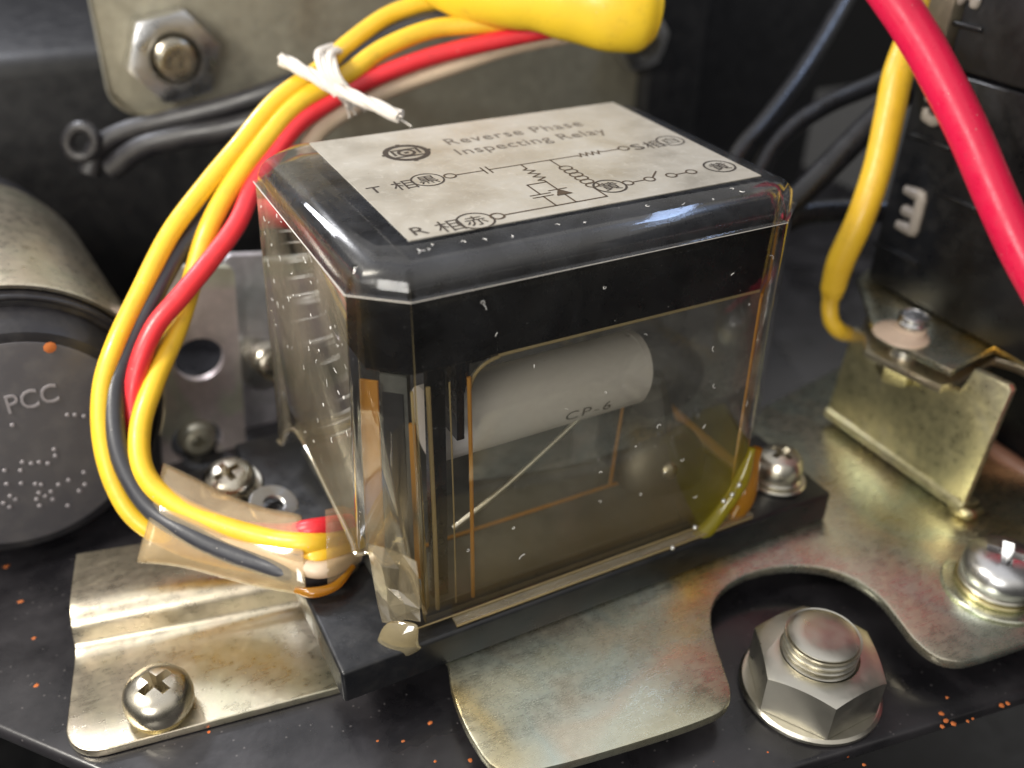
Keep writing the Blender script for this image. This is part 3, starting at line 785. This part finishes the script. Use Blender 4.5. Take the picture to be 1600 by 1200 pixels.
# big hex bolt
NC = Vector((4.17, -2.04, 0)); hb = thing('hex_bolt', 'large hex nut with domed bolt end on the black chassis, front right', 'bolt', (4.19, -2.02, ZC))
MB = Matrix.Translation((4.19, -2.02, 0))
obj('washer', lathe(ring_prof(.3, .77, ZC + .003, ZC + .10, .03), 56, MB), M_steel, hb)
adopt(hexnut(.715, ZC + .105, -.29, radians(-119), .385, Matrix.Translation(NC)), hb, M_steel, 'nut')
obj('threaded_end', thread(.40, ZC + .11, -.09, .085, MB, .06), M_steel, hb)
# rear nut on the pale flange
c = onY(412, 556, 5.6); nb = thing('flange_nut', 'blurred stud with a pale washer on the rear flange, left of the relay', 'nut', tuple(c))
MN = orient(c, (.1, -1, .25))
obj('washer', lathe(ring_prof(.2, .50, .003, .07, .02), 40, MN), M_white_zinc, nb)
obj('threaded_end', thread(.25, .07, .45, .12, MN, .08), M_nickel, nb)

# ================================================================== LEFT DRUM
ctr = Vector((-3.0, 4.1, .90)); axd = Vector((.10, -1, .0)).normalized()
drum = thing('drum', 'dark round drum with a zinc clamp band at the left edge', 'drum', (-3, 4.6, ZC))
MD = orient(ctr, axd, 0)
RD = 1.72
obj('body', lathe([(0, .38), (RD * .80, .38), (RD * .84, .36), (RD * .88, .25), (RD * .92, .05), (RD * .925, -.02), (RD * .96, -.02), (RD, -.06), (RD, -.3), (RD * .98, -4.8), (RD * .9, -5.1), (0, -5.1)], 72, MD), M_rubber, drum)
obj('end_face', lathe([(0, .40), (RD * .75, .40), (RD * .775, .39), (RD * .78, .37), (0, .37)], 72, MD), M_drum, drum)
def band():
    b_ = bmesh.new(); n_ = 72; rings = []
    for i in range(n_ + 1):
        a = radians(-25) + (pi + radians(50)) * i / n_
        rings.append([b_.verts.new(MD @ Vector((r * cos(a) * 1, r * sin(a), z))) for r, z in ((RD + .02, -.16), (RD + .07, -.14), (RD + .09, -.18), (RD + .09, -3.9), (RD + .02, -3.95))])
    for a, b in zip(rings, rings[1:]):
        for k_ in range(5): b_.faces.new((a[k_], a[(k_ + 1) % 5], b[(k_ + 1) % 5], b[k_]))
    return b_
bb = band()
# the upper side of the drum is where the band shows: turn it so that it arches over the top
up_local = (MD.to_3x3().inverted() @ Vector((0, 0, 1))); rot = math.atan2(up_local.y, up_local.x) - pi / 2
bb.transform(MD @ Matrix.Rotation(rot, 4, 'Z') @ MD.inverted())
obj('clamp_band', bb, M_zincw, drum)
# stamped characters on the face; pale colour and dots stand in for their glints
def face_pt(px, py):
    d = ray(px, py); n_ = axd; t = (ctr + axd * .402 - CAM).dot(n_) / d.dot(n_); return CAM + d * t
M_stamp = m_plastic('stamping_glint', (.27, .25, .26), .3, .1)
rgt = Vector((1, .1, 0)).normalized()
def stamp(body, px, py, px2, h_):
    a = face_pt(px, py); b = face_pt(px2, py)
    tb = text_bm(body, (b - a).length, h_, .008, .004)
    for v in tb.verts: v.co = a + rgt * v.co.x + Vector((0, 0, 1)) * v.co.y + axd * v.co.z
    return tb
obj('stamping', stamp('PCC', 14, 647, 95, .24), M_stamp, drum); st = []
for px, py in ((105, 648), (118, 648), (131, 650), (35, 722), (49, 724), (61, 722), (76, 724), (86, 712), (8, 735), (32, 735), (10, 756), (34, 755), (55, 756), (64, 757), (92, 757), (107, 750), (132, 738), (133, 757), (15, 775), (24, 780), (6, 786), (60, 770), (70, 775), (80, 768), (58, 780), (82, 780), (125, 767), (62, 790), (107, 790), (14, 792), (85, 702), (20, 664)):
    c = face_pt(px + random.uniform(-1, 1), py); st.append(lathe([(0, 0), (.028, 0), (.021, .014), (0, .018)], 10, orient(c, axd)))
o = obj('stamped_glints', merge(*st), M_stamp, drum); o['kind'] = 'stuff'
o = obj('gasket', tube([MD @ Vector((RD * .985 * cos(a), RD * .985 * sin(a), -.02)) for a in [2 * pi * i / 64 for i in range(65)]], .035, 10, 1), M_rubber, drum)
cf = face_pt(78, 543); obj('rust_spot', lathe([(0, 0), (.07, 0), (.04, .012), (0, .015)], 9, orient(cf, axd)), G('rust').set(col=(.45, .13, .03), rough=.9).m, drum)

# ================================================================== BACK PLATE, HOUSING
bp = thing('back_plate', 'upright zinc plated plate with a hex nut behind the wires', 'plate', (4, 8.5, 2))
Yb = 8.5
def bx(px, py): p = onY(px, py, Yb); return (p.x, p.z)
L0 = bx(140, 0)[0]; R0x = bx(1056, 60)[0]; zbot = bx(200, 182)[1]
pts = roundpoly([(L0, 7, 0), (L0, zbot, .45), (1.2, zbot, 0), (1.5, .6, .1), (R0x, .4, .1), (R0x, 7, 0)], .1, 8)
o = prism(pts, 0, 1)
for v in o.verts: v.co = Vector((v.co.x, Yb + .22 * v.co.z, v.co.y))
bmesh.ops.bevel(o, geom=[x for x in o.edges if x.is_boundary is False and abs(x.verts[0].co.y - x.verts[1].co.y) < 1e-5 and len(x.link_faces) == 2 and x.calc_face_angle(0) > 1], offset=.05, segments=2, affect='EDGES')
obj('panel', o, M_zincb, bp)
def back_nut(px, py, r, name, label):
    p = onY(px, py, Yb); t = thing(name, label, 'nut', (p.x, Yb, p.z))
    Mx = orient(p, (0, -1, 0))
    obj('washer', lathe(ring_prof(r * .5, r * .8, 0.003, .07, .02), 40, Mx), M_white_zinc, t)
    adopt(hexnut(r, .07, .38, radians(10), r * .5, Mx), t, M_white_zinc, 'nut_body')
    obj('threaded_end', thread(r * .40, .07, .55, .10, Mx, .03), M_nickel, t)
back_nut(266, 82, .68, 'hex_nut', 'bright hex nut on the upright plate, upper left')
back_nut(990, 58, .55, 'hex_nut', 'bright nut half hidden behind the yellow soft cap')
rh = obj('rear_housing', box(-16, 9, 10.6, 18, -2, 3.62, .35, 4), M_blackm); tag(rh, 'black glossy housing with a rounded top edge, behind the upright plate', 'housing')
fn = obj('housing_front', box(8.6, 9.9, 8.2, 11, -1, 9, .12, 3), M_blackm)
tag(fn, 'tall matt black block at the right end of the upright plate', 'block')
rb = obj('terminal_block', box(10.3, 14.5, 9.6, 14, -1, 9, .12, 3), M_blackm)
tag(rb, 'dark block in the shadows behind the black leads', 'block')

# ================================================================== CONTACTOR AT THE RIGHT
XB = 8.3
ct = thing('contactor', 'black moulded contactor with raised terminal numerals at the right edge', 'contactor', (XB + 2, -2, 1.5))
y_left = onX(1400, 250, XB).y; zbt = 1.50
z_seam = onX(1550, 129, XB).z
obj('body', merge(box(XB, XB + 6, -9, y_left, zbt, z_seam - .012, .05, 3)), M_black, ct)
obj('upper_body', box(XB - .01, XB + 6, -9, y_left - .42, z_seam + .012, 9, .05, 3), M_blackm, ct)
obj('side_rail', box(XB - .1, XB + .9, y_left - .36, y_left + .02, z_seam - .1, 9, .04, 2), M_zincb, ct)
for a, b in (((1470, 30), (1536, 47)), ((1425, 210), (1487, 234)), ((1462, 299), (1532, 322)), ((1366, 378), (1440, 398))):
    pa, pb = onX(*a, XB), onX(*b, XB); obj('ridge', box(XB - .045, XB + .01, pb.y, pa.y, pa.z - .03, pa.z + .03, .018, 2), M_black, ct)
M_num = m_plastic('worn_raised_numeral', (.25, .22, .185), .36, .15, dust=.25)
def numeral(strokes, r=.085):
    bms = []
    for s in strokes:
        pts = [onX(px, py, XB - .012) for px, py in s]; P = []
        for a, b in zip(pts, pts[1:]): P += [a.lerp(b, q / 3) for q in range(3)]
        P.append(pts[-1])
        t = tube(P, [r * .75] + [r] * 6 + [r * .75], 12, 2)
        for v in t.verts: v.co.x = XB - .012 + (v.co.x - (XB - .012)) * .75
        bms.append(t)
    return merge(*bms)
obj('numeral', numeral([[(1415, 296), (1441, 307), (1434, 336), (1427, 361), (1402, 350)], [(1411, 327), (1433, 337)]]), M_num, ct)
obj('numeral', numeral([[(1478, 138), (1455, 146), (1451, 158)], [(1447, 168), (1446, 182), (1458, 190), (1474, 184), (1478, 172), (1466, 160), (1456, 160)]], .07), M_num, ct)
obj('numeral', numeral([[(1497, 4), (1512, -14), (1522, -8)], [(1518, -6), (1527, -2), (1521, 12)]], .07), M_num, ct)

cb = thing('contactor_bracket', 'greenish gold upright bracket under the contactor', 'bracket', (7.6, .2, ZB))
b0 = prism([(-1.04, ZB + .12), (1.42, ZB + .12), (1.42, 1.1), (-.42, 1.1), (-.5, 1.48), (-.98, 1.52), (-1.04, 1.46)], 0, .12, .03)
for v in b0.verts: v.co = Vector((7.5 + v.co.z, v.co.x, v.co.y))
for v in b0.verts: v.co.x += .16 * (v.co.z - ZB) / 1.8
b1 = tube([(7.56, -1.06, ZB + .17), (7.56, 1.40, ZB + .17)], .10, 16, 1)
b2 = box(7.56, 7.95, -1.0, 1.35, ZB + .035, ZB + .10, .02, 2)
obj('upright', merge(b0, b1), M_zincg, cb)
obj('foot', b2, M_zincg, cb)
hk = [onZ(x, y, ZB + .1) for x, y in [(1492, 790), (1512, 803), (1530, 796)]]
obj('hook', tube([(7.6, -1.0, ZB + .25)] + hk, [.09, .1, .09, .06], 10, 4), M_gold, cb)
tp = thing('terminal_plate', 'folded zinc strip with a clipped tab under the contactor', 'plate', (8, .5, 1.4))
ZTb = 1.47
def zp(px, py, z): p = onZ(px, py, z); return (p.x, p.y)
up = [zp(*q, ZTb) for q in [(1340, 434), (1352, 470), (1358, 494), (1372, 522), (1488, 578), (1556, 541), (1610, 568), (1700, 618)]] + [(XB + .6, -3.6), (XB + .6, 2.3)]
obj('upper_tab', prism(up, ZTb - .10, ZTb, .02), M_zinc, tp)
lo = [zp(*q, ZTb - .30) for q in [(1350, 500), (1352, 548), (1374, 560), (1470, 605), (1492, 600), (1556, 562), (1590, 572)]] + [(XB + .5, -.9), (XB + .5, 1.9)]
obj('lower_tab', prism(lo, ZTb - .40, ZTb - .28, .02), M_zincw, tp)
cst = onZ(1420, 525, ZTb)
sd = thing('terminal_stud', 'terminal stud with cream paint blob on the zinc tab', 'stud', (cst.x, cst.y, ZTb))
MS = Matrix.Translation((cst.x, cst.y, 0))
obj('threaded_end', thread(.19, ZTb - .3, ZTb + .26, .09, MS, .05), M_white_zinc, sd)
obj('bolt_head', lathe([(0, ZTb - .64), (.26, ZTb - .64), (.31, ZTb - .58), (.31, ZTb - .405), (0, ZTb - .405)], 6, MS), M_gold, sd)
pc = onZ(1402, 512, ZTb)
bm = lathe([(0, 0.001), (.30, .001), (.29, .035), (.22, .065), (.20, .12), (.195, .16), (0, .17)], 28)
for v in bm.verts:
    if v.co.z < .07: v.co.x -= .06 * (1 + (v.co.x < 0) * .9); v.co.y += .12 * (v.co.y > 0)
bm.transform(Matrix.Translation((cst.x, cst.y, ZTb)))
obj('paint_blob', bm, M_paint, sd)

obj('lower_body', box(XB + .9, XB + 6, -9, 1.0, ZC + .01, zbt - .02, .05, 2), M_black, ct)
GR_ = 'brown leads under the contactor'
for lab_, pts in (('upper brown lead in the dark under the contactor', [(1500, 660, 13.9), (1545, 698, 13.6), (1605, 738, 13.3), (1680, 780, 13.0)]), ('lower brown lead in the dark under the contactor', [(1500, 752, 13.7), (1545, 785, 13.3), (1600, 818, 12.9), (1680, 850, 12.6)])):
    tag(obj('brown_lead', tube([at(*p) for p in pts], .13, 14, 6), m_vinyl('brown_vinyl', (.34, .17, .11)) if 'brown_vinyl' not in bpy.data.materials else bpy.data.materials['brown_vinyl']), lab_, 'wire', GR_)

# ================================================================== WIRES
def wire(name, label, pts, r, mat, group=None, cat='wire', n=16):
    o = obj(name, tube([at(*p) for p in pts], r, n, 8), mat); return tag(o, label, cat, group)
GB = 'wires of the bundle looping into the relay'
wire('wire', 'outermost yellow wire of the bundle, sweeping widest to the left', [(740, -30, 12.6), (690, -2, 12.5), (650, 8, 12.45), (600, 28, 12.35), (540, 72, 12.1), (505, 105, 11.9), (432, 158, 11.7), (372, 230, 11.5), (322, 290, 11.4), (266, 365, 11.2), (220, 455, 11.0), (180, 540, 10.8), (160, 610, 10.75), (161, 690, 10.7), (183, 765, 10.7), (222, 818, 10.75), (300, 858, 10.85), (400, 880, 10.8), (460, 875, 10.55), (500, 868, 10.42), (560, 850, 10.9)], .115, M_yellow, GB)
wire('wire', 'inner yellow wire of the bundle, nearest the relay', [(850, 30, 12.4), (755, 38, 12.35), (675, 46, 12.3), (600, 76, 12.15), (540, 118, 11.95), (468, 160, 11.75), (410, 225, 11.55), (362, 290, 11.45), (325, 360, 11.3), (300, 440, 11.3), (276, 515, 11.2), (240, 600, 10.9), (219, 670, 10.75), (224, 735, 10.65), (262, 780, 10.6), (330, 815, 10.55), (420, 842, 10.45), (490, 848, 10.4), (550, 835, 10.9)], .122, M_yellow, GB)
wire('wire', 'slate grey wire between the two yellow wires of the bundle', [(760, 12, 12.55), (687, 30, 12.5), (600, 58, 12.4), (530, 108, 12.1), (440, 185, 11.85), (370, 265, 11.7), (325, 340, 11.5), (275, 400, 11.3), (232, 480, 11.05), (200, 545, 10.9), (180, 610, 10.8), (182, 685, 10.7), (202, 745, 10.65), (240, 798, 10.6), (300, 836, 10.5), (350, 860, 10.45), (400, 878, 10.4), (460, 897, 10.35), (500, 900, 10.55), (560, 870, 10.9)], .115, M_grey, GB)
wire('wire', 'red wire of the bundle, passing behind the black top of the relay', [(890, 40, 12.4), (800, 58, 12.4), (675, 88, 12.3), (575, 126, 12.1), (505, 165, 11.9), (455, 205, 11.7), (400, 285, 11.5), (370, 350, 11.3), (330, 405, 11.15), (285, 460, 10.95), (240, 515, 10.85), (212, 590, 10.85), (208, 660, 10.95), (222, 730, 10.95), (262, 785, 10.9), (340, 822, 10.85), (430, 834, 10.65), (490, 826, 10.46), (545, 818, 10.9)], .115, M_red, GB)
wire('wire', 'cream wire of the bundle, disappearing behind the relay', [(900, 52, 12.7), (800, 72, 12.6), (700, 106, 12.5), (590, 147, 12.3), (525, 183, 12.1), (492, 212, 12.0), (478, 250, 12.0), (490, 330, 12.1)], .118, M_cream, GB)
wire('wire', 'pale wire end inside the clear sleeve at the relay entry', [(280, 818, 10.6), (340, 842, 10.52), (420, 866, 10.42), (480, 888, 10.3), (515, 888, 10.36), (555, 868, 10.8)], .095, M_cream)
# four coloured wire ends turning in behind the film
tc_ = thing('lacing_cord', 'white waxed cord knotted round the wire bundle', 'cord', tuple(at(510, 125, 11.6)))
def rope(pts, r, turns=5):
    P = spline([at(*p) for p in pts], 10); n_ = len(P); out = []
    for s_ in range(3):
        Q = []
        for i, p in enumerate(P):
            t = (P[min(i + 1, n_ - 1)] - P[max(i - 1, 0)]).normalized(); u = t.orthogonal().normalized(); u = (Vector((0, 0, 1)) - t * t.z).normalized(); v_ = t.cross(u)
            a = 2 * pi * (s_ / 3 + turns * i / n_); fray = 1 + 0.4 * max(0, (i / n_ - .82) / .18) * random.uniform(.2, 1)
            Q.append(p + (u * cos(a) * .6 + v_ * sin(a)) * r * .55 * fray)
        out.append(tube(Q, r * .64, 8, 1, raw=True))
    for q in range(3):
        e_ = P[-1]; d_ = (P[-1] - P[-4]).normalized(); j = Vector((random.uniform(-1, 1), random.uniform(-1, 1), random.uniform(-1, 1))) * r
        out.append(tube([e_ - d_ * .08 + j * .7, e_ + d_ * .03 + j, e_ + d_ * .08 + j * 1.4], .012, 5, 2))
    return merge(*out)
obj('tail', rope([(530, 145, 11.5), (505, 128, 11.5), (470, 108, 11.6), (441, 93, 11.7)], .082, 1), M_cord, tc_)
obj('tail', rope([(505, 120, 11.5), (530, 140, 11.45), (575, 160, 11.3), (625, 182, 11.2)], .082, 1.2), M_cord, tc_)
obj('loop', rope([(520, 75, 12.0), (500, 84, 11.7), (507, 110, 11.45), (528, 138, 11.5), (548, 165, 11.8)], .065, 1.2), M_cord, tc_)
obj('loop', rope([(529, 78, 12.0), (517, 88, 11.65), (523, 112, 11.42), (540, 138, 11.5), (556, 160, 11.9)], .06, 1.2), M_cord, tc_)
yc = obj('soft_cap', tube([at(*p) for p in [(640, -60, 12.3), (700, -22, 12.2), (770, -8, 12.1), (850, -6, 12.0), (930, 6, 12.0), (985, 12, 12.0), (1015, 12, 12.05), (1026, 12, 12.08)]], [.30, .33, .38, .42, .50, .56, .55, .46, .22], 28, 8, flat=.7), M_cap)
tag(yc, 'yellow soft plastic cap over the wire ends at the top edge', 'cap')

rc = wire('cable', 'thick crimson cable crossing in front of the contactor', [(1340, -80, 11.2), (1397, 0, 11.2), (1430, 50, 11.2), (1460, 102, 11.2), (1511, 203, 11.2), (1557, 310, 11.2), (1599, 400, 11.2), (1660, 510, 11.2), (1760, 690, 11.2), (1880, 960, 11.2), (1960, 1250, 11.3)], .238, M_pinkred, None, 'cable', 28)
ys = thing('yellow_lead', 'yellow lead hanging down beside the contactor to the terminal plate', 'wire', tuple(at(1390, 200, 12.3)))
obj('sleeve', tube([at(*p) for p in [(1462, -40, 12.0), (1440, 20, 12.1), (1405, 110, 12.2), (1390, 180, 12.3), (1372, 260, 12.4), (1345, 340, 12.6), (1315, 405, 12.9), (1303, 445, 13.1), (1300, 462, 13.2)]], [.19, .195, .195, .19, .185, .185, .185, .17, .14], 20, 8), M_yellow, ys)
obj('core', tube([at(*p) for p in [(1303, 445, 13.2), (1297, 475, 13.3), (1299, 500, 13.35), (1310, 516, 13.4), (1322, 521, 13.6)]], .115, 14, 8), M_yellow, ys)
GL = 'black leads behind the relay'
wire('black_lead', 'steepest black lead, rising behind the back corner of the relay', [(1360, -80, 15), (1310, 20, 14.6), (1255, 110, 14.2), (1200, 185, 13.9), (1155, 240, 13.7), (1110, 330, 13.6)], .135, M_blackw, GL)
wire('black_lead', 'middle black lead, curving from the yellow lead to the relay edge', [(1440, 90, 13.8), (1370, 130, 14.0), (1290, 165, 14.0), (1220, 215, 13.9), (1180, 280, 13.8), (1160, 360, 13.8)], .14, M_blackw, GL)
wire('black_lead', 'thickest black lead with a bright sheen beside the relay corner', [(1440, 120, 13.2), (1370, 185, 13.3), (1310, 245, 13.4), (1255, 300, 13.5), (1200, 350, 13.6), (1150, 420, 13.7)], .185, M_blackw, GL)
wire('black_lead', 'lowest black lead, running level behind the relay corner', [(1440, 330, 14.2), (1370, 330, 14.2), (1300, 330, 14.1), (1240, 340, 14.0), (1180, 380, 14.0)], .18, M_blackw, GL)
GD = 'black leads of the drum'
wire('drum_lead', 'upper black lead running from the drum to the wire bundle', [(480, 120, 13.8), (420, 145, 13.8), (350, 168, 13.9), (260, 190, 14.0), (200, 205, 14.1), (155, 230, 14.2), (140, 270, 14.3)], .155, M_rubber, GD)
wire('drum_lead', 'lower black lead running from the drum to the wire bundle', [(480, 165, 13.6), (420, 185, 13.7), (350, 203, 13.8), (280, 215, 13.9), (220, 232, 14.0), (175, 265, 14.2)], .165, M_rubber, GD)
o = obj('lug', tube([at(128 + 22 * cos(a), 222 + 24 * sin(a), 14.0 + .1 * sin(a)) for a in [2 * pi * i / 24 for i in range(25)]], .09, 10, 1), M_rubber, drum)

# ================================================================== CLEAR SLEEVE
def sleeve():
    secs = [((256, 722, 10.8), (214, 880, 10.55)), ((300, 742, 10.75), (280, 884, 10.5)), ((360, 775, 10.75), (350, 905, 10.42)), ((420, 796, 10.7), (420, 922, 10.33)),
            ((462, 800, 10.6), (468, 930, 10.26)), ((472, 806, 10.58), (478, 930, 10.26))]
    b_ = bmesh.new(); rings = []; n_ = 28
    for s_, (a, b) in enumerate(secs):
        A, B = at(*a), at(*b); c0 = (A + B) / 2; u = (A - B) / 2; view = ray((a[0] + b[0]) / 2, (a[1] + b[1]) / 2).normalized()
        v_ = (view - u.normalized() * view.dot(u.normalized())).normalized() * (.19 + .02 * sin(s_ * 2.1))
        rings.append([b_.verts.new(c0 + u * cos(t) + v_ * sin(t) * abs(sin(t)) ** .15) for t in [2 * pi * i / n_ for i in range(n_)]])
    for a, b in zip(rings, rings[1:]):
        for k_ in range(n_): b_.faces.new((a[k_], a[(k_ + 1) % n_], b[(k_ + 1) % n_], b[k_]))
    return b_
o = obj('sleeve', sleeve(), M_sleeve, None, 0)
for p in o.data.polygons: p.use_smooth = True
md = o.modifiers.new('u', 'SUBSURF'); md.levels = md.render_levels = 2
md = o.modifiers.new('s', 'SOLIDIFY'); md.thickness = .025
tag(o, 'flattened clear yellowed sleeve round the wires where they enter the relay', 'sleeve')
def bush():
    b_ = bmesh.new(); rings = []
    for (x0, y0, d0), (x1, y1, d1) in (((508, 796, 10.62), (512, 918, 10.32)), ((535, 790, 10.75), (536, 908, 10.42)), ((566, 800, 11.0), (560, 890, 10.75))):
        A, B = at(x0, y0, d0), at(x1, y1, d1); c0 = (A + B) / 2; u = (A - B) / 2; w_ = ray((x0 + x1) / 2, (y0 + y1) / 2).normalized(); w_ = (w_ - u.normalized() * w_.dot(u.normalized())).normalized() * .2
        rings.append([b_.verts.new(c0 + u * cos(t) + w_ * sin(t)) for t in [2 * pi * i / 24 for i in range(24)]])
    for a, b in zip(rings, rings[1:]):
        for k_ in range(24): b_.faces.new((a[k_], a[(k_ + 1) % 24], b[(k_ + 1) % 24], b[k_]))
    return b_
obj('entry_bush', bush(), M_sleeve, relay, 0 or 60)
gl_ = obj('amber_bead', tube([at(*p) for p in [(462, 922, 10.25), (490, 926, 10.2), (525, 915, 10.28), (552, 885, 10.5)]], [.04, .06, .05, .03], 10, 6), M_amber_d, relay)
